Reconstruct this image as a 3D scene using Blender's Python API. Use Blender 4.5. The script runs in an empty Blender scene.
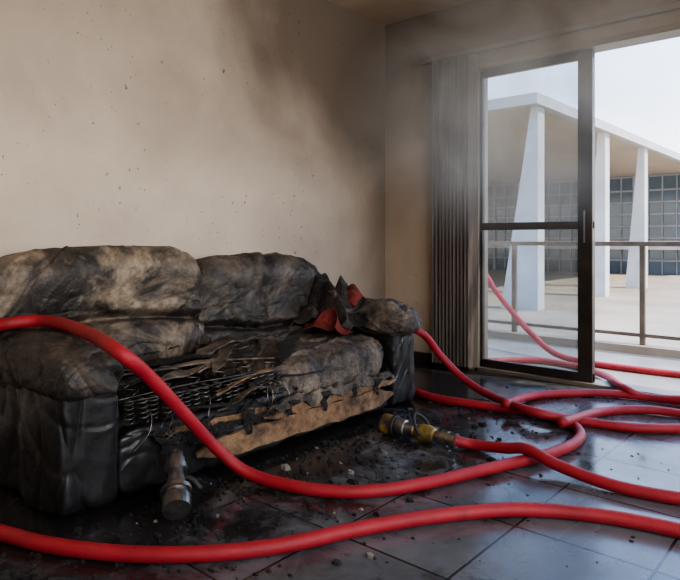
import bpy, bmesh, math, random
from mathutils import Vector, noise, Matrix
random.seed(7)
scene = bpy.context.scene
COL = scene.collection

# ---------------------------------------------------------------- helpers
def empty(name, loc=(0,0,0)):
    o = bpy.data.objects.new(name, None); o.empty_display_size = .1
    COL.objects.link(o); return o

def mk(name, verts, faces, mat, parent=None, smooth=False, midx=None):
    me = bpy.data.meshes.new(name)
    me.from_pydata([tuple(v) for v in verts], [], faces)
    mats = mat if isinstance(mat, (list, tuple)) else [mat]
    for m in mats: me.materials.append(m)
    bm = bmesh.new(); bm.from_mesh(me)
    bmesh.ops.recalc_face_normals(bm, faces=bm.faces); bm.to_mesh(me); bm.free()
    if smooth: me.polygons.foreach_set('use_smooth', [True]*len(me.polygons))
    if midx: me.polygons.foreach_set('material_index', midx)
    me.update()
    o = bpy.data.objects.new(name, me); COL.objects.link(o)
    if parent: o.parent = parent
    return o

BF = [(0,1,3,2),(4,6,7,5),(0,4,5,1),(2,3,7,6),(0,2,6,4),(1,5,7,3)]
def boxes(name, lst, mat, parent=None, bevel=0):
    V=[];F=[]
    for (x0,x1,y0,y1,z0,z1) in lst:
        b=len(V)
        for x in (x0,x1):
            for y in (y0,y1):
                for z in (z0,z1): V.append((x,y,z))
        F += [tuple(b+i for i in f) for f in BF]
    o = mk(name,V,F,mat,parent)
    if bevel:
        m=o.modifiers.new('b','BEVEL'); m.width=bevel; m.segments=2
    return o

def rbox(name,c,h,mat,n=40,k=5,disp=None,parent=None,rot=None):
    V=[];F=[];key={}
    def vid(p):
        kk=(round(p[0],4),round(p[1],4),round(p[2],4))
        if kk not in key:
            key[kk]=len(V); V.append(p)
        return key[kk]
    for ax in range(3):
        for s in (-1,1):
            g=[[None]*(n+1) for _ in range(n+1)]
            for i in range(n+1):
                for j in range(n+1):
                    a=-1+2*i/n; b=-1+2*j/n
                    p=[0,0,0]; p[ax]=s; p[(ax+1)%3]=a; p[(ax+2)%3]=b
                    g[i][j]=vid(tuple(p))
            for i in range(n):
                for j in range(n):
                    F.append((g[i][j],g[i+1][j],g[i+1][j+1],g[i][j+1]))
    R = rot if rot else Matrix.Identity(3)
    out=[]
    c=Vector(c)
    for p in V:
        l=(abs(p[0])**k+abs(p[1])**k+abs(p[2])**k)**(1/k)
        q=Vector(p)/l
        w=Vector((q.x*h[0],q.y*h[1],q.z*h[2]))
        if disp: w = disp(q,w,w+c)
        out.append(c+R@w)
    return mk(name,out,F,mat,parent,smooth=True)

def crease(p,f,st=(1,1,1)):
    v=Vector((p.x*f*st[0],p.y*f*st[1],p.z*f*st[2]))
    n1=abs(noise.noise(v)); n2=abs(noise.noise(v*2.1+Vector((5,3,1))))
    return -(max(0,1-n1*4)**2) - .5*(max(0,1-n2*4)**2)
def folds(p,f):
    # soft leather gathers: warped, slanted ridges and valleys
    wv=Vector((noise.noise(p*2.3),noise.noise(p*2.3+Vector((7,1,3))),noise.noise(p*2.3+Vector((2,9,4)))))*.35
    v=p+wv
    a=Vector((v.x*f*.6,(v.y+v.z*.5)*f*.5,(v.z-v.y*.2)*f*1.1))
    b=Vector((v.x*f*.6,(v.y-v.z*.6)*f*1.2,v.z*f*.4))
    na=1-abs(noise.noise(a))*2.4; nb=1-abs(noise.noise(b+Vector((3,3,3))))*2.4
    return -.7*(max(0,na)**4)+.6*(max(0,nb)**4)

def catmull(P,seg=10):
    P=[Vector(p) for p in P]
    P=[2*P[0]-P[1]]+P+[2*P[-1]-P[-2]]
    out=[]
    for i in range(1,len(P)-2):
        a,b,c,d=P[i-1:i+3]
        for s in range(seg):
            t=s/seg
            out.append(.5*((2*b)+(c-a)*t+(2*a-5*b+4*c-d)*t*t+(3*b-a-3*c+d)*t**3))
    out.append(P[-2]); return out

def tubedata(path,r,ns=14):
    V=[];F=[]
    t=(path[1]-path[0]).normalized()
    up=Vector((0,0,1)) if abs(t.z)<.9 else Vector((1,0,0))
    u=t.cross(up).normalized()
    for i,p in enumerate(path):
        if i<len(path)-1: t2=(path[i+1]-p)
        else: t2=(p-path[i-1])
        if i>0: t2=(path[min(i+1,len(path)-1)]-path[i-1])
        t2.normalize()
        u=(u-t2*u.dot(t2)).normalized(); w=t2.cross(u)
        rr=r(i/(len(path)-1)) if callable(r) else r
        for j in range(ns):
            a=2*math.pi*j/ns
            V.append(p+u*math.cos(a)*rr+w*math.sin(a)*rr)
    for i in range(len(path)-1):
        for j in range(ns):
            F.append((i*ns+j,i*ns+(j+1)%ns,(i+1)*ns+(j+1)%ns,(i+1)*ns+j))
    F.append(tuple(range(ns))); F.append(tuple((len(path)-1)*ns+j for j in range(ns)))
    return V,F
def tube(name,path,r,mat,parent=None,ns=14):
    V,F=tubedata(path,r,ns); return mk(name,V,F,mat,parent,smooth=True)
def tubes(name,paths,r,mat,parent=None,ns=6):
    V=[];F=[]
    for p in paths:
        v,f=tubedata(p,r,ns); b=len(V); V+=v; F+=[tuple(b+i for i in q) for q in f]
    return mk(name,V,F,mat,parent,smooth=True)

def lathe(name,prof,p0,p1,mat,parent=None,ns=28):
    p0=Vector(p0); d=(Vector(p1)-p0).normalized()
    up=Vector((0,0,1)) if abs(d.z)<.9 else Vector((1,0,0))
    u=d.cross(up).normalized(); w=d.cross(u)
    V=[];F=[]
    for s,r in prof:
        for j in range(ns):
            a=2*math.pi*j/ns
            V.append(p0+d*s+(u*math.cos(a)+w*math.sin(a))*r)
    for i in range(len(prof)-1):
        for j in range(ns):
            F.append((i*ns+j,i*ns+(j+1)%ns,(i+1)*ns+(j+1)%ns,(i+1)*ns+j))
    F.append(tuple(range(ns))); F.append(tuple((len(prof)-1)*ns+j for j in range(ns)))
    return mk(name,V,F,mat,parent,smooth=False)

# ---------------------------------------------------------------- materials
class N:
    def __init__(s,name):
        s.m=bpy.data.materials.new(name); s.m.use_nodes=True
        s.t=s.m.node_tree; s.b=s.t.nodes['Principled BSDF']
        s.tc=s.t.nodes.new('ShaderNodeTexCoord')
    def n(s,typ,**kw):
        nd=s.t.nodes.new(typ)
        for k,v in kw.items():
            if k in nd.inputs: s.set(nd,k,v)
            else: setattr(nd,k,v)
        return nd
    def set(s,nd,k,v):
        if isinstance(v,bpy.types.NodeSocket): s.t.links.new(v,nd.inputs[k])
        else: nd.inputs[k].default_value=v
    def noise(s,scale,detail=5,rough=.55,stretch=None,dist=0):
        v=s.tc.outputs['Object']
        if stretch:
            mp=s.n('ShaderNodeMapping'); s.t.links.new(v,mp.inputs['Vector']); mp.inputs['Scale'].default_value=stretch; v=mp.outputs[0]
        nd=s.n('ShaderNodeTexNoise'); s.t.links.new(v,nd.inputs['Vector'])
        nd.inputs['Scale'].default_value=scale; nd.inputs['Detail'].default_value=detail
        nd.inputs['Roughness'].default_value=rough; nd.inputs['Distortion'].default_value=dist
        return nd.outputs['Fac']
    def ramp(s,fac,stops):
        r=s.n('ShaderNodeValToRGB'); s.t.links.new(fac,r.inputs[0])
        e=r.color_ramp.elements
        while len(e)<len(stops): e.new(.5)
        for i,(p,c) in enumerate(stops):
            e[i].position=p; e[i].color=(c if isinstance(c,tuple) else (c,c,c))[:3]+(1,)
        return r.outputs[0]
    def mr(s,fac,a,b,c=0,d=1):
        r=s.n('ShaderNodeMapRange'); s.t.links.new(fac,r.inputs[0])
        for i,v in zip((1,2,3,4),(a,b,c,d)): r.inputs[i].default_value=v
        return r.outputs[0]
    def math(s,op,a,b=0):
        r=s.n('ShaderNodeMath',operation=op)
        s.set(r,0,a); s.set(r,1,b); return r.outputs[0]
    def mix(s,f,a,b):
        r=s.n('ShaderNodeMix',data_type='RGBA')
        for i,v in ((0,f),(6,a),(7,b)):
            if isinstance(v,bpy.types.NodeSocket): s.t.links.new(v,r.inputs[i])
            else: r.inputs[i].default_value=(v if i==0 else (v[0],v[1],v[2],1))
        return r.outputs[2]
    def bump(s,h,strength=.3,dist=.01):
        r=s.n('ShaderNodeBump'); r.inputs['Strength'].default_value=strength; r.inputs['Distance'].default_value=dist
        s.t.links.new(h,r.inputs['Height']); s.t.links.new(r.outputs[0],s.b.inputs['Normal'])
    def out(s,color=None,rough=None,metal=None):
        for k,v in (('Base Color',color),('Roughness',rough),('Metallic',metal)):
            if v is None: continue
            if isinstance(v,bpy.types.NodeSocket): s.t.links.new(v,s.b.inputs[k])
            else: s.b.inputs[k].default_value=(tuple(v)+(1,) if k=='Base Color' else v)
        return s.m

def simple(name,c1,c2,scale=8,rough=.5,metal=0,bump=.15,bd=.004,stretch=None):
    m=N(name); f=m.noise(scale,6,.6,stretch)
    col=m.ramp(f,[(.35,c1),(.65,c2)])
    if bump: m.bump(m.noise(scale*4,5,.6,stretch),bump,bd)
    return m.out(col,rough,metal)

# sooty plaster: soot grows toward the fire-side corner and the ceiling
def plaster(name,base,soot,axis,a,b,z0=1.2,z1=2.9,zk=.55,extra=0):
    m=N(name)
    sx=m.n('ShaderNodeSeparateXYZ'); m.t.links.new(m.tc.outputs['Object'],sx.inputs[0])
    g=m.mr(sx.outputs[axis],a,b,0,1)
    gz=m.mr(sx.outputs['Z'],z0,z1,0,zk)
    nz=m.mr(m.noise(.9,5,.5,dist=.3),.3,.7,-.24,.24)
    s=m.math('ADD',m.math('ADD',g,gz),nz)
    if extra: s=m.math('ADD',s,extra)
    s=m.ramp(s,[(0.1,0),(1.0,.92)])
    base2=m.mix(m.mr(m.noise(3,6,.6),.35,.7),base,tuple(c*.88 for c in base))
    col=m.mix(s,base2,soot)
    sp=m.ramp(m.noise(26,3,.6),[(.66,0),(.69,1)])
    sp2=m.ramp(m.noise(1.4,2,.5),[(.45,0),(.57,1)])
    spk=m.math('MULTIPLY',sp,sp2)
    col=m.mix(m.math('MULTIPLY',spk,.75),col,(.06,.045,.035))
    ch=m.ramp(m.noise(9,6,.7,stretch=(1,1.6,1)),[(.675,0),(.70,1)])
    ch2=m.ramp(m.math('MULTIPLY',m.mr(m.noise(.8,2,.5),.42,.55,0,1),m.mr(sx.outputs['Z'],1.5,2.0,0,1)),[(.3,0),(.5,1)])
    col=m.mix(m.math('MULTIPLY',m.math('MULTIPLY',ch,ch2),.85),col,(.045,.034,.026))
    m.bump(m.noise(60,4,.6),.12,.003)
    return m.out(col,.85)

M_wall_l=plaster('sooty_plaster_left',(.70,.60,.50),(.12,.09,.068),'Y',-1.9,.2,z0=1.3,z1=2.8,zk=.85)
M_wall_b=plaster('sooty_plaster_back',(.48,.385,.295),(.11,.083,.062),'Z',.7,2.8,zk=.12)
M_wall_o=plaster('plaster_plain',(.6,.53,.46),(.3,.25,.2),'Z',2,4)
M_ceil=plaster('sooty_ceiling',(.62,.49,.36),(.24,.18,.13),'Y',-2.5,1.5,zk=0)

def floor_mat():
    m=N('dark_wet_tile')
    br=m.n('ShaderNodeTexBrick'); m.t.links.new(m.tc.outputs['Object'],br.inputs['Vector'])
    br.offset=0; br.squash=1
    for k,v in (('Scale',1),('Mortar Size',.005),('Mortar Smooth',.1),('Brick Width',.45),('Row Height',.45),('Bias',0)):
        br.inputs[k].default_value=v
    br.inputs['Color1'].default_value=(.105,.112,.126,1); br.inputs['Color2'].default_value=(.15,.158,.175,1)
    br.inputs['Mortar'].default_value=(.022,.021,.02,1)
    cl=m.mix(m.mr(m.noise(2.5,7,.65),.4,.7),(1,1,1),(.5,.47,.45))
    mm=m.n('ShaderNodeMix',data_type='RGBA',blend_type='MULTIPLY'); mm.inputs[0].default_value=1
    m.t.links.new(br.outputs['Color'],mm.inputs[6]); m.t.links.new(cl,mm.inputs[7])
    sx=m.n('ShaderNodeSeparateXYZ'); m.t.links.new(m.tc.outputs['Object'],sx.inputs[0])
    near=m.mr(sx.outputs['X'],1.0,2.4,1,0)
    nearn=m.math('ADD',near,m.mr(m.noise(3.5,8,.7,dist=.5),.3,.7,-.6,.6))
    soot=m.ramp(nearn,[(.25,0),(.75,1)])
    col=m.mix(soot,mm.outputs[2],(.02,.018,.018))
    gr=m.ramp(m.noise(70,3,.7),[(.66,0),(.7,1)])
    col=m.mix(m.math('MULTIPLY',gr,soot),col,(.05,.045,.04))
    rg=m.mr(m.noise(1.6,6,.65,dist=.6),.38,.62,.05,.28)
    h=m.math('ADD',m.math('MULTIPLY',br.outputs['Fac'],-1),m.math('MULTIPLY',m.noise(9,7,.7),.4))
    m.bump(h,.20,.006)
    return m.out(col,rg)
M_floor=floor_mat()

def burnt(name,dark,mid,ash,a0=.5,a1=.66,scale=5,rough=.5,bs=.6,bd=.012,bf=4,vk=.25):
    m=N(name)
    f=m.noise(scale,9,.62,dist=.6)
    col=m.ramp(f,[(.36,dark),(.52,mid),(.6,dark),(.7,ash)])
    f2=m.ramp(m.noise(scale*.6,7,.65,dist=1.0),[(a0,0),(a1,1)])
    col=m.mix(f2,col,ash)
    f3=m.noise(scale*6,6,.7)
    col=m.mix(m.mr(f3,.45,.75,0,.8),col,dark)
    v=m.n('ShaderNodeTexVoronoi',feature='DISTANCE_TO_EDGE'); m.t.links.new(m.tc.outputs['Object'],v.inputs['Vector']); v.inputs['Scale'].default_value=34
    h=m.math('ADD',m.math('MULTIPLY',m.noise(scale*bf,8,.62,dist=.8),1.2),m.mr(v.outputs['Distance'],0,.15,0,vk))
    m.bump(h,bs,bd)
    return m.out(col,m.mr(f3,.3,.7,rough-.12,rough+.25))
M_leather=burnt('burnt_leather',(.018,.016,.014),(.07,.058,.048),(.34,.27,.195),.50,.64,3.6,.5,.55,.012,3,.14)
M_leather2=burnt('charred_leather_back',(.016,.014,.014),(.06,.052,.046),(.17,.138,.108),.53,.70,4,.48,.55,.012,3,.14)
M_seat=burnt('ashy_seat_leather',(.022,.019,.017),(.10,.083,.068),(.25,.20,.15),.46,.62,5,.58,.65,.014,3,.18)
M_black=burnt('black_leather',(.010,.010,.011),(.018,.017,.018),(.045,.04,.036),.60,.75,4,.34,.35,.006,3,.1)
M_char=burnt('charcoal',(.010,.009,.009),(.028,.025,.022),(.09,.075,.06),.6,.75,9,.7,1,.02)
M_wood=burnt('scorched_wood',(.045,.024,.014),(.27,.155,.078),(.35,.22,.12),.5,.66,4,.6,.4,.006)
M_cloth=burnt('scorched_cloth',(.018,.016,.017),(.05,.04,.037),(.24,.19,.15),.56,.66,6,.7,.4,.006)
M_redcl=burnt('red_cloth',(.04,.01,.009),(.20,.02,.016),(.12,.04,.03),.55,.68,6,.7,.4,.006)
M_red=N('red_hose')
_f=M_red.noise(6,5,.6); _c=M_red.ramp(_f,[(.3,(.28,.015,.022)),(.6,(.40,.026,.036)),(.8,(.21,.014,.018))])
_g=M_red.ramp(M_red.noise(9,8,.75),[(.55,0),(.75,.75)])
_c=M_red.mix(_g,_c,(.07,.018,.018)); M_red.bump(M_red.noise(260,2,.5),.5,.004); M_red=M_red.out(_c,.52)
M_metal=simple('blackened_metal',(.10,.10,.105),(.34,.32,.30),14,.35,.9)
M_steel=simple('steel_coupling',(.25,.24,.22),(.5,.48,.45),14,.3,1)
M_yellow=simple('yellow_nozzle_paint',(.03,.027,.022),(.36,.23,.05),22,.45)
M_rubber=simple('black_rubber',(.01,.01,.01),(.03,.03,.03),14,.6)
M_frame=simple('dark_bronze_frame',(.035,.03,.026),(.065,.055,.047),5,.35,.5,.05)
M_frame2=simple('grey_bronze_jamb',(.16,.135,.11),(.22,.19,.155),5,.4,.4,.05)
M_blind=simple('brown_blind_slat',(.05,.039,.032),(.13,.10,.08),6,.6,0,.1,.003,(6,6,.4))
M_rail=simple('bronze_railing',(.12,.095,.07),(.2,.16,.12),5,.4,.4,.05)
M_conc=simple('white_concrete',(.40,.395,.385),(.50,.49,.475),.5,.8,0,.05)
M_soff=simple('beige_soffit',(.42,.33,.23),(.48,.385,.28),.3,.8,0,.05)
M_plaza=simple('plaza_paving',(.26,.21,.15),(.36,.285,.21),.25,.9,0,.05)
M_balc=simple('balcony_tile',(.22,.19,.16),(.30,.265,.225),3,.45,0,.05)
M_curb=simple('beige_curb',(.28,.22,.16),(.36,.29,.22),3,.8,0,.05)
M_mull=simple('grey_mullion',(.20,.20,.20),(.25,.25,.25),1,.5,0,0)
M_track=simple('aluminium_track',(.16,.14,.12),(.24,.21,.18),5,.4,.6,.05)
M_ash=simple('pale_ash',(.13,.115,.10),(.30,.27,.235),12,.9)
M_fglass=simple('dark_facade_glass',(.025,.04,.055),(.08,.11,.14),.12,.1,0,0)
def glass():
    m=bpy.data.materials.new('door_glass'); m.use_nodes=True; t=m.node_tree; t.nodes.clear()
    o=t.nodes.new('ShaderNodeOutputMaterial'); a=t.nodes.new('ShaderNodeBsdfTransparent'); g=t.nodes.new('ShaderNodeBsdfGlossy')
    a.inputs[0].default_value=(.78,.82,.85,1); g.inputs['Roughness'].default_value=.03
    d=t.nodes.new('ShaderNodeBsdfDiffuse'); d.inputs[0].default_value=(.6,.58,.54,1)
    mx=t.nodes.new('ShaderNodeMixShader'); mx.inputs[0].default_value=.06
    mx2=t.nodes.new('ShaderNodeMixShader')
    tc=t.nodes.new('ShaderNodeTexCoord'); nz=t.nodes.new('ShaderNodeTexNoise'); nz.inputs['Scale'].default_value=2; nz.inputs['Detail'].default_value=6
    r=t.nodes.new('ShaderNodeMapRange'); r.inputs[1].default_value=.3; r.inputs[2].default_value=.8; r.inputs[3].default_value=0.04; r.inputs[4].default_value=.26
    L=t.links.new
    L(tc.outputs['Object'],nz.inputs['Vector']); L(nz.outputs['Fac'],r.inputs[0]); L(r.outputs[0],mx2.inputs[0])
    L(a.outputs[0],mx.inputs[1]); L(g.outputs[0],mx.inputs[2]); L(mx.outputs[0],mx2.inputs[1]); L(d.outputs[0],mx2.inputs[2]); L(mx2.outputs[0],o.inputs[0])
    return m
M_glass=glass()

# ---------------------------------------------------------------- room
W=5.0; RY=-6.2; H=2.85
boxes('floor',[(-.15,W+.15,RY-.15,.15,-.12,0)],M_floor)
boxes('ceiling',[(-.15,W+.15,RY-.15,.15,H,H+.12)],M_ceil)
boxes('wall_left',[(-.15,0,RY-.15,.15,0,H)],M_wall_l)
DX0,DX1,DH=.87,3.5,2.34
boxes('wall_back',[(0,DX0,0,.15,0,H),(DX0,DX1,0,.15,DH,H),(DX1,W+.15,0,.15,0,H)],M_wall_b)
boxes('wall_right',[(W,W+.15,RY,0,0,.85),(W,W+.15,RY,0,2.3,H),(W,W+.15,RY,-5.2,.85,2.3),(W,W+.15,-1.6,0,.85,2.3)],M_wall_o)
boxes('wall_rear',[(0,W,RY-.15,RY,0,H)],M_wall_o)
boxes('baseboard_left',[(0.0,.015,RY,-.015,0,.08)],M_frame)
boxes('baseboard_back',[(0.015,DX0-.06,-.015,0,0,.08)],M_frame)
w=empty('window_1')
boxes('frame',[(W-.01,W+.06,-5.2,-1.6,.85,.9),(W-.01,W+.06,-5.2,-1.6,2.25,2.3),(W-.01,W+.06,-5.2,-5.15,.85,2.3),(W-.01,W+.06,-1.65,-1.6,.85,2.3),(W-.01,W+.06,-3.43,-3.37,.85,2.3)],M_frame,w)

# ---------------------------------------------------------------- sliding door
d=empty('door_1')
boxes('outer_frame',[(DX0,DX0+.03,-.02,.14,0,DH),(DX0,DX1,-.03,.14,DH-.04,DH),(DX1-.05,DX1,-.03,.14,0,DH),(DX0,DX1,-.02,.14,0,.03)],M_frame2,d,.004)
P0,P1=.9,1.745
boxes('panel_frame',[(P0,P0+.02,.01,.05,.03,DH-.05),(P1-.10,P1,.005,.06,.03,DH-.05),(P0,P1,.01,.05,.03,.09),(P0,P1,.01,.05,DH-.10,DH-.04),(P0,P1,.01,.05,1.075,1.13)],M_frame,d,.004)
boxes('panel_glass',[(P0+.02,P1-.1,.027,.033,.09,1.08),(P0+.02,P1-.1,.027,.033,1.13,DH-.1)],M_glass,d)
boxes('panel_handle',[(P1-.075,P1-.045,-.03,.005,.98,1.2)],M_rubber,d,.004)

# blinds
b=empty('vertical_blinds')
boxes('head_rail',[(.42,3.7,-.075,-.035,2.42,2.455)],M_track,b,.003)
boxes('rail_brackets',[(x,x+.03,-.06,0,2.44,2.475) for x in (.44,1.5,2.6,3.6)],M_track,b)
V=[];F=[]
for i in range(11):
    cx=.56+i*.032; a=math.radians(50+random.uniform(-8,8)); hw=.04
    dx,dy=math.cos(a)*hw,math.sin(a)*hw
    nx,ny=-math.sin(a)*.004,math.cos(a)*.004
    k=len(V)
    for z in (.03,2.415):
        for s,cv in ((-1,0),(0,1),(1,0)):
            for t in (-.3,.3):
                V.append((cx+dx*s+nx*(t+cv*1.2),-.065+dy*s+ny*(t+cv*1.2),z))
    for s in (0,2):
        F.append((k+s,k+s+2,k+s+8,k+s+6)); F.append((k+s+1,k+s+3,k+s+9,k+s+7))
        F.append((k+s,k+s+2,k+s+3,k+s+1)); F.append((k+s+6,k+s+8,k+s+9,k+s+7))
    F.append((k,k+1,k+7,k+6)); F.append((k+4,k+5,k+11,k+10))
mk('slats',V,F,M_blind,b)

# ---------------------------------------------------------------- balcony
boxes('balcony_floor',[(-1.5,6,.15,1.8,-.2,0)],M_balc)
boxes('balcony_curb',[(-1.5,6,1.52,1.8,0,.07)],M_curb)
r=empty('balcony_railing')
boxes('posts',[(x-.022,x+.022,1.6,1.64,.07,.95) for x in (-.78,.42,1.63,2.84,4.05,5.2)],M_rail,r)
boxes('rails',[(-1.5,6,1.59,1.65,.945,.985),(-1.5,6,1.605,1.635,.14,.17)],M_rail,r)

# ---------------------------------------------------------------- outside
boxes('plaza_ground',[(-160,120,1.9,260,-3.2,-3.0)],M_plaza)
o=empty('office_building')
boxes('roof_fascia',[(-90,-11,28.6,29.1,8.55,9.15),(-11.5,-11,29.1,110,8.55,9.15),(-90,-11.5,29.1,110,9.0,9.15)],M_conc,o)
boxes('roof_soffit',[(-90,-11.5,29.1,110,8.6,8.75)],M_soff,o)
boxes('facade_glass',[(-90,-12.5,74,75,-3,8.6)],M_fglass,o)
boxes('terrace_slab',[(-90,-12,71.5,74,-.1,.9)],M_conc,o)
mu=[(x-.06,x+.06,73.8,74,-3,8.6) for x in [-12.6-1.5*i for i in range(51)]]
mu+=[(x-.17,x+.17,73.7,74,-3,8.6) for x in [-12.6-6*i for i in range(13)]]
mu+=[(-90,-12.5,73.75,74,z-.09,z+.09) for z in (-1.4,1.2,2.6,4.0,5.4,6.8,8.45)]
boxes('mullions',mu,M_mull,o)
V=[];F=[]
for y,sc in ((29.4,1),(40.8,.55),(50.5,.55)):
    xr=-11.3; k=len(V); t=.9
    for z,wd in ((-3,2.25),(1,1.6),(5,.95),(8.6,.4)):
        wd=.4+(wd-.4)*sc+(.1 if sc<1 else 0)
        for yy in (y,y+t):
            V.append((xr-wd,yy,z)); V.append((xr,yy,z))
    for s in range(3):
        b0=k+4*s
        F+= [(b0,b0+1,b0+5,b0+4),(b0+2,b0+3,b0+7,b0+6),(b0,b0+2,b0+6,b0+4),(b0+1,b0+3,b0+7,b0+5)]
    F+=[(k,k+1,k+3,k+2),(k+12,k+13,k+15,k+14)]
mk('columns',V,F,M_conc,o)

# ---------------------------------------------------------------- sofa
S=empty('sofa')
def wr(amp,f,st=(1,1,1),big=.01):
    def dsp(q,w,p):
        nrm=Vector(q).normalized()
        return w+nrm*(amp*crease(p,f,st)+big*noise.noise(p*3.1))
    return dsp
rbox('back_frame',(.24,-2.2,.43),(.15,1.06,.40),M_black,40,8,wr(.006,5),S)
def backc(seed,pinch):
    def dsp(q,w,p):
        w=Vector(w)
        pp=p+Vector((seed,seed*2,0))
        front=max(0,q.x)
        zz=q.z-pinch-.07*math.sin(q.y*3+seed)
        w.x-= front*.10*math.exp(-(zz/.07)**2)
        w.x+= front*.05*math.exp(-((q.z-.55)/.35)**2)
        w.x+= front*.03*math.exp(-((q.z+.65)/.25)**2)
        w.z-= .03*(abs(q.y)**4)*(1 if q.z>0 else 0)
        if q.z>0: w.z+=.022*noise.noise(Vector((pp.y*2.2,seed,0)))
        nrm=Vector(q).normalized()
        g=.6+1.1*math.exp(-(zz/.35)**2)
        w+= nrm*(.022*g*folds(pp,4.5)+.011*g*folds(pp+Vector((4,4,4)),10)+.028*noise.noise(pp*2.6))
        w+= nrm*(.007*math.exp(-(abs(zz)/.30)**2)*math.sin(q.y*34+4*noise.noise(pp*5))*(.6+noise.noise(pp*3)))
        w.x-= front*.035*math.exp(-((q.y+.05)/.05)**2)*math.exp(-((q.z+.1)/.6)**2)
        return w
    return dsp
Rb=Matrix.Rotation(math.radians(-11),3,'Y')
rbox('back_cushion_1',(.40,-2.85,.660),(.16,.535,.285),M_leather,110,7,backc(1.3,-.22),S,Rb)
rbox('back_cushion_2',(.40,-1.86,.635),(.15,.48,.28),M_leather2,110,7,backc(4.7,-.5),S,Rb)
for nm,y0,y1 in (('near',-3.30,-3.06),('far',-1.33,-1.09)):
    yc=(y0+y1)/2
    def bodyd(q,w,p):
        v=Vector((p.x*5,p.y*5,p.z*1.6))
        return w+Vector(q).normalized()*(.008*folds(p,5)+.02*noise.noise(v)-.012*(max(0,1-abs(noise.noise(v*1.4))*5)**2))
    rbox('arm_body_'+nm,(.62,yc,.275),(.44,.12,.275),M_black,70,12,bodyd,S)
    def armd(q,w,p):
        w=Vector(w); nrm=Vector(q).normalized()
        w+=nrm*(.018*folds(p,6)+.008*folds(p+Vector((2,2,2)),14)+.02*noise.noise(p*3.5))
        if q.x>.5: w.z-= .05*(q.x-.5)
        return w
    rbox('arm_pad_'+nm,(.66,yc,.53),(.47,.155,.105),M_leather2 if nm=='near' else M_seat,70,3.2,armd,S)
rbox('base_frame',(.62,-2.21,.13),(.40,.87,.10),M_char,30,10,wr(.006,6),S)
boxes('feet',[(x,x+.06,y,y+.06,0,.06) for x in (.25,.9) for y in (-3.0,-1.45)],M_rubber,S)
rbox('front_panel',(1.01,-2.60,.15),(.05,.47,.125),M_black,50,8,lambda q,w,p:w+Vector(q).normalized()*(.012*folds(p,6)+.012*noise.noise(p*3)),S)
rbox('front_panel_lower',(1.0,-1.76,.075),(.045,.42,.055),M_char,30,7,wr(.01,6),S)
n1,n2=60,70
V=[];F=[]
for i in range(n1+1):
    for j in range(n2+1):
        x=.42+.62*i/n1; y=-3.07+.93*j/n2
        p=Vector((x*6,y*6,.3))
        z=.27+.05*noise.noise(p*.6)+.05*max(0,noise.noise(p*1.1))+.025*noise.noise(p*3)+.012*noise.noise(p*7)
        z+=.06*max(0,(y+2.35)/.2) if y>-2.35 else 0
        z+=.05*max(0,(.60-x)/.2)
        V.append((x,y,z))
for i in range(n1):
    for j in range(n2):
        a=i*(n2+1)+j; F.append((a,a+n2+1,a+n2+2,a+1))
mk('burnt_seat_deck',V,F,M_char,S,True)
def seatd(q,w,p):
    w=Vector(w); nrm=Vector(q).normalized()
    w+=nrm*(.022*folds(p,5)+.011*folds(p+Vector((2,2,2)),12)+.035*noise.noise(p*3)+.006*noise.noise(p*14))
    if q.x>.4: w.z-=.04*(q.x-.4)
    if q.y<-.4: w.z-=.13*(-q.y-.4)*(1 if q.z>0 else .2)
    if q.z>0: w.z-=.02*math.exp(-((q.x+.1)/.4)**2-((q.y-.1)/.4)**2)
    return w
rbox('seat_cushion',(.73,-1.83,.325),(.355,.49,.12),M_seat,100,4.2,seatd,S)
def plank(name,y0,y1,zlo,zhi,x,mat,seed,rag=.02,slope=0,n=70,th=.018):
    V=[];F=[]
    for i in range(n+1):
        t=i/n; y=y0+(y1-y0)*t
        a=zlo+slope*t+rag*noise.noise(Vector((y*9,seed,0)))+rag*.5*noise.noise(Vector((y*30,seed,3)))
        b_=zhi+slope*t+rag*noise.noise(Vector((y*8,seed,9)))+rag*.6*noise.noise(Vector((y*26,seed,5)))
        tap=min(1,min(t,1-t)*8+.15); m_=(a+b_)/2; a=m_+(a-m_)*tap; b_=m_+(b_-m_)*tap
        xx=x+.012*noise.noise(Vector((y*4,seed,2)))
        V+=[(xx,y,a),(xx,y,b_),(xx-th,y,a),(xx-th,y,b_)]
    for i in range(n):
        k=4*i
        F+=[(k,k+4,k+5,k+1),(k+2,k+3,k+7,k+6),(k+1,k+5,k+7,k+3),(k,k+2,k+6,k+4)]
    F+=[(0,1,3,2),(4*n,4*n+2,4*n+3,4*n+1)]
    return mk(name,V,F,mat,S)
plank('front_rail_wood',-2.74,-1.36,.06,.16,1.085,M_wood,1.0,.014)
plank('front_rail_upper',-2.38,-1.36,.165,.21,1.09,M_wood,3.0,.025)
plank('front_rail_splinter',-2.95,-2.0,.225,.25,1.075,M_wood,5.0,.015,-.03)
plank('torn_lining',-2.9,-2.2,.17,.24,1.072,M_char,8.0,.04)
plank('torn_fabric_edge',-2.35,-1.40,.205,.255,1.105,M_seat,11.0,.04)
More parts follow.
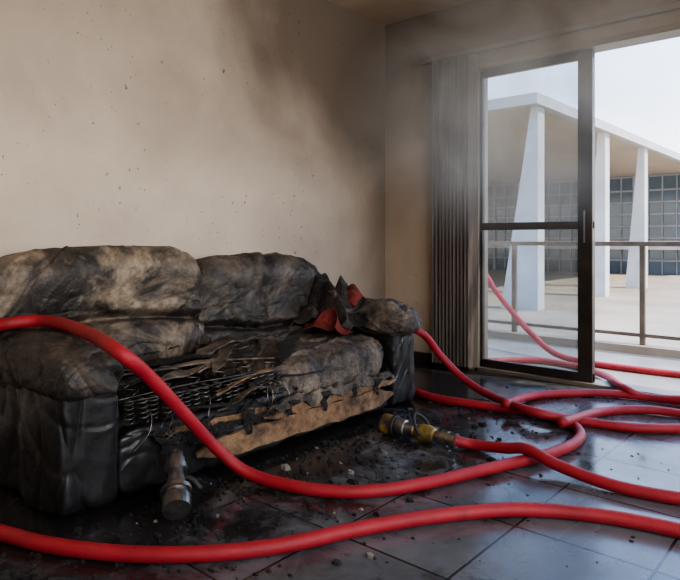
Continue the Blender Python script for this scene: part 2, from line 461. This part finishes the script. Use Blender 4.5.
# rags of cover hanging off the front edge
V=[];F=[]
for kx,(yy,zt_,ln_,wd_) in enumerate([(-2.92,.27,.10,.03),(-2.70,.26,.08,.02),(-2.48,.25,.11,.035),(-2.22,.24,.07,.025),(-1.98,.24,.10,.03),(-1.75,.235,.06,.02),(-1.55,.23,.09,.025)]):
    k=len(V); n=10
    for i in range(n+1):
        t=i/n; w_=wd_*(1-.75*t)*(1+.4*noise.noise(Vector((t*5,kx,0))))
        xx=1.105+.02*noise.noise(Vector((t*3,kx,5))); cy=yy+.03*noise.noise(Vector((t*2,kx,9)))
        z_=zt_-ln_*t
        V+=[(xx,cy-w_,z_),(xx+.006,cy+w_,z_)]
    for i in range(n): F.append((k+2*i,k+2*i+1,k+2*i+3,k+2*i+2))
rg_=mk('hanging_rags',V,F,M_char,S,False); _s=rg_.modifiers.new('t','SOLIDIFY'); _s.thickness=.004
paths=[]
for k in range(17):
    cy=-3.0+k*.052; cx=1.01+random.uniform(-.015,.015); cz=.285
    pth=[]
    tilt=random.uniform(-.02,.02)
    for s in range(40):
        a=s/39*math.pi*2*4.5
        pth.append(Vector((cx+.021*math.cos(a)+tilt*s/39,cy+.021*math.sin(a),cz+.085*s/39)))
    paths.append(pth)
paths.append(catmull([(1.025,-3.03,.375),(1.03,-2.7,.37),(1.025,-2.4,.378),(1.02,-2.12,.37)],8))
paths.append(catmull([(.96,-3.03,.372),(.97,-2.7,.38),(.96,-2.4,.37),(.96,-2.12,.375)],8))
for k in range(6):
    y0=-2.95+k*.15; pth=[]
    for s in range(15):
        pth.append((.98-.035*s,y0+(.022 if s%2 else -.022),.385+.03*math.sin(s*.22)))
    paths.append(catmull(pth,4))
tubes('seat_springs',paths,.003,M_metal,S,5)
paths=[]
for k in range(14):
    y=random.uniform(-3.0,-1.9); x=1.05
    a=Vector((x-.05,y,.33)); paths.append(catmull([a,a+Vector((.06,.03,.0)),a+Vector((.09,random.uniform(-.05,.08),-.07)),a+Vector((.07,random.uniform(-.08,.1),-.14))],8))
tubes('loose_wires',paths,.0018,M_metal,S,5)
def strip(p0,p1,wd,seed,sag=.0,n=24,th=.008):
    p0=Vector(p0);p1=Vector(p1); V=[];F=[]
    dr=(p1-p0).normalized(); sd=dr.cross(Vector((0,0,1))).normalized()
    for i in range(n+1):
        t=i/n; p=p0.lerp(p1,t)
        p.z+=sag*math.sin(t*math.pi)+.018*noise.noise(Vector((t*4,seed,0)))
        wv=wd*(.7+.5*noise.noise(Vector((t*6,seed,4))))*min(1,min(t,1-t)*6+.25)
        tw=.6*noise.noise(Vector((t*2,seed,7)))
        s2=sd*math.cos(tw)+Vector((0,0,1))*math.sin(tw)
        V+=[p-s2*wv,p+s2*wv,p-s2*wv-Vector((0,0,th)),p+s2*wv-Vector((0,0,th))]
    for i in range(n):
        k=4*i
        F+=[(k,k+4,k+5,k+1),(k+2,k+3,k+7,k+6),(k+1,k+5,k+7,k+3),(k,k+2,k+6,k+4)]
    F+=[(0,1,3,2),(4*n,4*n+2,4*n+3,4*n+1)]
    return V,F
V=[];F=[];mi=[]
specs=[((.93,-2.85,.40),(.72,-2.15,.45),.03,1,0),((.80,-3.0,.37),(.65,-2.2,.43),.05,0,.02),((.70,-2.9,.42),(.98,-2.1,.42),.025,1,.02),
((1.03,-2.6,.33),(1.0,-2.15,.37),.018,2,.03),((.60,-2.75,.40),(.9,-2.25,.44),.05,0,.03),((1.07,-2.45,.36),(1.07,-1.95,.33),.025,0,.01),
((.95,-2.55,.41),(.55,-2.05,.47),.04,1,.03),((1.02,-2.2,.42),(.75,-1.85,.46),.05,0,.02),((.9,-2.6,.41),(.8,-2.3,.47),.03,1,.0),((1.06,-2.62,.27),(1.12,-2.28,.33),.018,1,.03),
((.58,-3.0,.42),(.56,-2.3,.46),.07,0,.03),((.75,-2.5,.44),(.7,-2.05,.49),.06,1,.03),((1.08,-2.9,.30),(1.09,-2.45,.29),.022,0,.01)]
for i,(a,b_,wd,mt,sg) in enumerate(specs):
    v,f=strip(a,b_,wd,i*3.3,sg); k=len(V); V+=v; F+=[tuple(k+q for q in ff) for ff in f]; mi+=[mt]*len(f)
mk('charred_strips',V,F,[M_char,M_seat,M_wood],S,False,mi)

# clothing heap on far seat, slumped against the arm: crumpled sheets
C=empty('crumpled_clothes')
def sheet(name,c,sx_,sy_,z0,hgt,seed,mat,ang=0,n=54):
    V=[];F=[]
    ca,sa=math.cos(ang),math.sin(ang)
    for i in range(n+1):
        for j in range(n+1):
            u=-1+2*i/n; v=-1+2*j/n
            r2=(u*u+v*v)
            x=u*sx_; y=v*sy_
            pp=Vector((c[0]+x+seed,c[1]+y-seed,seed))
            x+=.05*noise.noise(pp*6); y+=.05*noise.noise(pp*6+Vector((5,5,5)))
            rg=(1-abs(noise.noise(pp*6))*2.8)
            z=z0+hgt*math.exp(-r2*1.3)*(.75+.4*rg)+.03*rg+.012*noise.noise(pp*16)
            z=max(z,z0+.005)
            V.append((c[0]+x*ca-y*sa,c[1]+x*sa+y*ca,z))
    for i in range(n):
        for j in range(n):
            a=i*(n+1)+j; F.append((a,a+n+1,a+n+2,a+1))
    o=mk(name,V,F,mat,C,True)
    m=o.modifiers.new('t','SOLIDIFY'); m.thickness=.006
    return o
sheet('dark_jacket',(.68,-1.47),.22,.20,.45,.24,2.2,M_cloth,.3)
sheet('red_lining',(.80,-1.60),.14,.08,.455,.10,7.7,M_redcl,.5)
sheet('jacket_sleeve',(.70,-1.33),.17,.14,.55,.18,9.1,M_cloth,-.2)
sheet('red_cuff',(.78,-1.38),.07,.045,.60,.09,4.1,M_redcl,.2)
sheet('jacket_collar',(.56,-1.42),.13,.12,.50,.25,12.1,M_char,.9)

# ---------------------------------------------------------------- hoses (world metres)
CX,CY=3.21,-4.286
h0=.026
HO=[
[(.35,-3.42,.45),(.45,-3.36,.62),(.595,-3.32,.665),(.684,-3.184,.675),(.995,-3.174,.66),(1.284,-3.197,.62),(1.256,-3.066,.51),(1.205,-2.883,.33),(1.177,-2.719,.16),(1.273,-2.617,.045),(1.532,-2.534,h0),(1.721,-2.395,h0),(1.848,-2.167,h0),(1.958,-1.868,h0),(2.07,-1.559,h0),(2.107,-1.307,h0),(2.067,-1.116,h0),(1.937,-.976,h0),(1.721,-.933,h0),(1.435,-.984,h0),(1.11,-1.01,h0),(.75,-.85,h0),(.4,-.7,h0)],
[(1.67,-1.70,.045),(1.76,-1.64,h0),(1.92,-1.655,.05),(2.04,-1.675,.075),(2.19,-1.70,.045),(2.44,-1.72,h0),(2.71,-1.67,h0)],
[(.70,-3.56,h0),(1.0,-3.47,h0),(1.21,-3.40,h0),(1.43,-3.28,h0),(1.62,-3.12,h0),(1.77,-2.92,h0),(1.89,-2.66,h0),(2.04,-2.40,h0),(2.23,-2.17,h0),(2.47,-2.03,h0),(2.71,-1.97,h0),(2.88,-1.96,h0)],
[(-1.0,2.3,.0),(-.6,2.0,.45),(-.2,1.75,.70),(.21,1.33,.70),(.43,1.18,.52),(.65,1.05,.356),(.92,.88,.19),(1.14,.81,.06),(1.35,.76,h0),(1.64,.70,h0),(1.93,.70,h0),(2.31,.73,h0)],
[(1.61,-1.02,.07),(1.57,-.59,h0),(1.73,-.35,h0),(1.98,-.17,h0),(2.51,-.11,h0)],
[(.45,-.9,.25),(.72,-.93,.42),(.95,-.89,.40),(.99,-.71,.23),(1.14,-.67,.09),(1.39,-.76,.03),(1.78,-1.06,.07),(2.0,-.92,h0),(2.28,-.84,h0),(2.59,-.57,h0)],
[(1.99,-1.17,.07),(2.02,-.67,h0),(2.22,-.44,h0),(2.56,-.41,h0)],
[(.64,.17,h0),(.79,.22,h0),(1.08,.52,h0),(1.44,.52,h0),(1.75,.25,.04),(1.98,-.13,.065),(2.14,-.14,h0),(2.52,-.17,.08)]]
for P in HO:
    hz=empty('fire_hose')
    tube('hose_body',catmull(P,12),.025,M_red,hz,16)

# ---------------------------------------------------------------- nozzles
z=empty('fire_hose_nozzle')
a=Vector((1.665,-1.70,.045)); bq=Vector((1.26,-1.72,.053)); dr=(bq-a).normalized()
lathe('coupling',[(-.03,.028),(-.03,.036),(.0,.036),(.0,.031),(.012,.031),(.012,.038),(.045,.038),(.045,.026),(.09,.026)],a,bq,M_steel,z)
lathe('valve_body',[(.085,.026),(.09,.036),(.12,.044),(.16,.044),(.185,.034),(.20,.030)],a,bq,M_yellow,z)
lathe('barrel',[(.195,.03),(.20,.034),(.25,.034),(.255,.042),(.30,.046),(.305,.038),(.32,.038)],a,bq,M_metal,z)
lathe('tip',[(.318,.038),(.325,.05),(.37,.053),(.385,.05),(.385,.036),(.37,.03)],a,bq,M_yellow,z)
lathe('bumper',[(.305,.047),(.31,.054),(.325,.054),(.33,.047)],a,bq,M_rubber,z)
side=dr.cross(Vector((0,0,1))).normalized()
q=a+dr*.14
tube('bail_handle',catmull([q+side*.05,q+side*.052+Vector((0,0,.05))+dr*.03,q+Vector((0,0,.085))+dr*.06,q-side*.052+Vector((0,0,.05))+dr*.03,q-side*.05],8),.008,M_rubber,z,8)
tube('pistol_grip',catmull([q+dr*.05,q+dr*.03+side*.06,q-dr*.0+side*.12-Vector((0,0,.01))],6),.016,M_rubber,z,10)
z=empty('fire_hose_nozzle')
a=Vector((1.35,-3.02,.052)); bq=Vector((1.15,-2.89,.17))
lathe('body',[(0,.038),(0,.05),(.045,.053),(.05,.044),(.062,.044),(.068,.052),(.09,.052),(.095,.038),(.14,.031),(.17,.029),(.175,.041),(.20,.043),(.205,.035),(.235,.035),(.24,.028),(.265,.0281)],a,bq,M_metal,z)
lathe('ring',[(.066,.051),(.068,.057),(.085,.057),(.09,.051)],a,bq,M_steel,z)
dr=(bq-a).normalized(); side=dr.cross(Vector((0,0,1))).normalized(); q=a+dr*.14
tube('lever',catmull([q,q+side*.05+Vector((0,0,.0)),q+side*.09-dr*.02+Vector((0,0,-.03))],6),.01,M_rubber,z,8)

# ---------------------------------------------------------------- debris
V=[];F=[];mi=[]
def chip(x,y,z,s,mt):
    k=len(V); n=random.randint(4,6); a0=random.random()*6
    h=s*random.uniform(.15,.45)
    for zz in (0,h):
        for j in range(n):
            a=a0+j*2*math.pi/n; r_=s*random.uniform(.5,1)*(1 if zz==0 else .75)
            V.append((x+math.cos(a)*r_,y+math.sin(a)*r_*.7,z+zz+(random.uniform(0,.3)*s if zz else 0)))
    F.append(tuple(k+j for j in range(n))); F.append(tuple(k+n+j for j in range(n)))
    for j in range(n): F.append((k+j,k+(j+1)%n,k+n+(j+1)%n,k+n+j))
    mi.extend([mt]*(n+2))
for i in range(1300):
    y=random.uniform(-3.6,-.9); x=1.12+abs(random.gauss(0,.40))
    chip(x,y,0,random.uniform(.002,.015)*(2.3 if random.random()<.08 else 1),0 if random.random()<.965 else 1)
for i in range(160):
    chip(random.uniform(1.3,3.0),random.uniform(-3.6,-.2),0,random.uniform(.003,.013),0 if random.random()<.8 else 1)
for (x,y,s) in ((2.0,-2.75,.02),(1.5,-2.25,.026),(1.45,-1.95,.03),(1.25,-2.4,.035)):
    chip(x,y,0,s,1)
mk('fire_debris',V,F,[M_char,M_ash],None,False,mi)

# ---------------------------------------------------------------- smoke
def smoke():
    m=bpy.data.materials.new('thin_smoke'); m.use_nodes=True; t=m.node_tree; t.nodes.clear(); L=t.links.new
    o=t.nodes.new('ShaderNodeOutputMaterial'); v=t.nodes.new('ShaderNodeVolumePrincipled')
    v.inputs['Color'].default_value=(.97,.96,.95,1); v.inputs['Anisotropy'].default_value=.0
    tc=t.nodes.new('ShaderNodeTexCoord'); nz=t.nodes.new('ShaderNodeTexNoise'); nz.inputs['Scale'].default_value=1.5; nz.inputs['Detail'].default_value=5; nz.inputs['Distortion'].default_value=1.2
    L(tc.outputs['Object'],nz.inputs['Vector'])
    r=t.nodes.new('ShaderNodeMapRange'); r.inputs[1].default_value=.34; r.inputs[2].default_value=.68; r.inputs[4].default_value=1.25
    L(nz.outputs['Fac'],r.inputs[0])
    gr=t.nodes.new('ShaderNodeVectorMath'); gr.operation='SUBTRACT'; gr.inputs[1].default_value=(.5,.5,.5); L(tc.outputs['Generated'],gr.inputs[0])
    ln=t.nodes.new('ShaderNodeVectorMath'); ln.operation='LENGTH'; L(gr.outputs[0],ln.inputs[0])
    r2=t.nodes.new('ShaderNodeMapRange'); r2.inputs[1].default_value=.5; r2.inputs[2].default_value=.15; L(ln.outputs['Value'],r2.inputs[0])
    mu_=t.nodes.new('ShaderNodeMath'); mu_.operation='MULTIPLY'; L(r.outputs[0],mu_.inputs[0]); L(r2.outputs[0],mu_.inputs[1])
    # stands in for light scattered many times inside the smoke
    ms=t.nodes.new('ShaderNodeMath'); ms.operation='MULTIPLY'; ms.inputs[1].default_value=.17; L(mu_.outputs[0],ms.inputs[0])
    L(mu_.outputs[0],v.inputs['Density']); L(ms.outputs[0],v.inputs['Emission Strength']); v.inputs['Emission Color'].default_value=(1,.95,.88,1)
    L(v.outputs[0],o.inputs['Volume'])
    return m
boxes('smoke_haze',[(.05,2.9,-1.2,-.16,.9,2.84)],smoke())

# ---------------------------------------------------------------- light
sun=bpy.data.lights.new('sun','SUN'); sun.energy=7; sun.angle=.01; sun.color=(1,.90,.76)
so=bpy.data.objects.new('sun',sun); COL.objects.link(so)
so.rotation_euler=Vector((.62,.12,.70)).to_track_quat('Z','Y').to_euler()
al=bpy.data.lights.new('window_fill','AREA'); al.shape='RECTANGLE'; al.size=1.4; al.size_y=3.5; al.energy=92; al.color=(1,.94,.86)  # fill lamp added in the unseen window opening to brighten the interior
ao=bpy.data.objects.new('window_fill',al); COL.objects.link(ao); ao.location=(W+.1,-3.4,1.575)
ao.rotation_euler=(0,math.radians(90),0)
wd=bpy.data.worlds.new('sky'); scene.world=wd; wd.use_nodes=True; t=wd.node_tree
bg=t.nodes['Background']; tc=t.nodes.new('ShaderNodeTexCoord'); sx=t.nodes.new('ShaderNodeSeparateXYZ'); rp=t.nodes.new('ShaderNodeValToRGB')
t.links.new(tc.outputs['Generated'],sx.inputs[0]); t.links.new(sx.outputs['Z'],rp.inputs[0]); t.links.new(rp.outputs[0],bg.inputs[0])
e=rp.color_ramp.elements; e[0].position=0; e[0].color=(1,.98,.95,1); e[1].position=.45; e[1].color=(.34,.57,1,1)
bg.inputs[1].default_value=3.3

cam=bpy.data.cameras.new('camera'); co=bpy.data.objects.new('camera',cam); COL.objects.link(co)
cam.sensor_width=36; cam.lens=36*620/680; cam.shift_y=-50/680
co.location=(CX,CY,1.0); co.rotation_euler=(math.pi/2,0,math.radians(41)); cam.clip_end=1000
scene.camera=co
scene.view_settings.view_transform='AgX'
scene.view_settings.look='AgX - Medium High Contrast'
scene.view_settings.exposure=.35
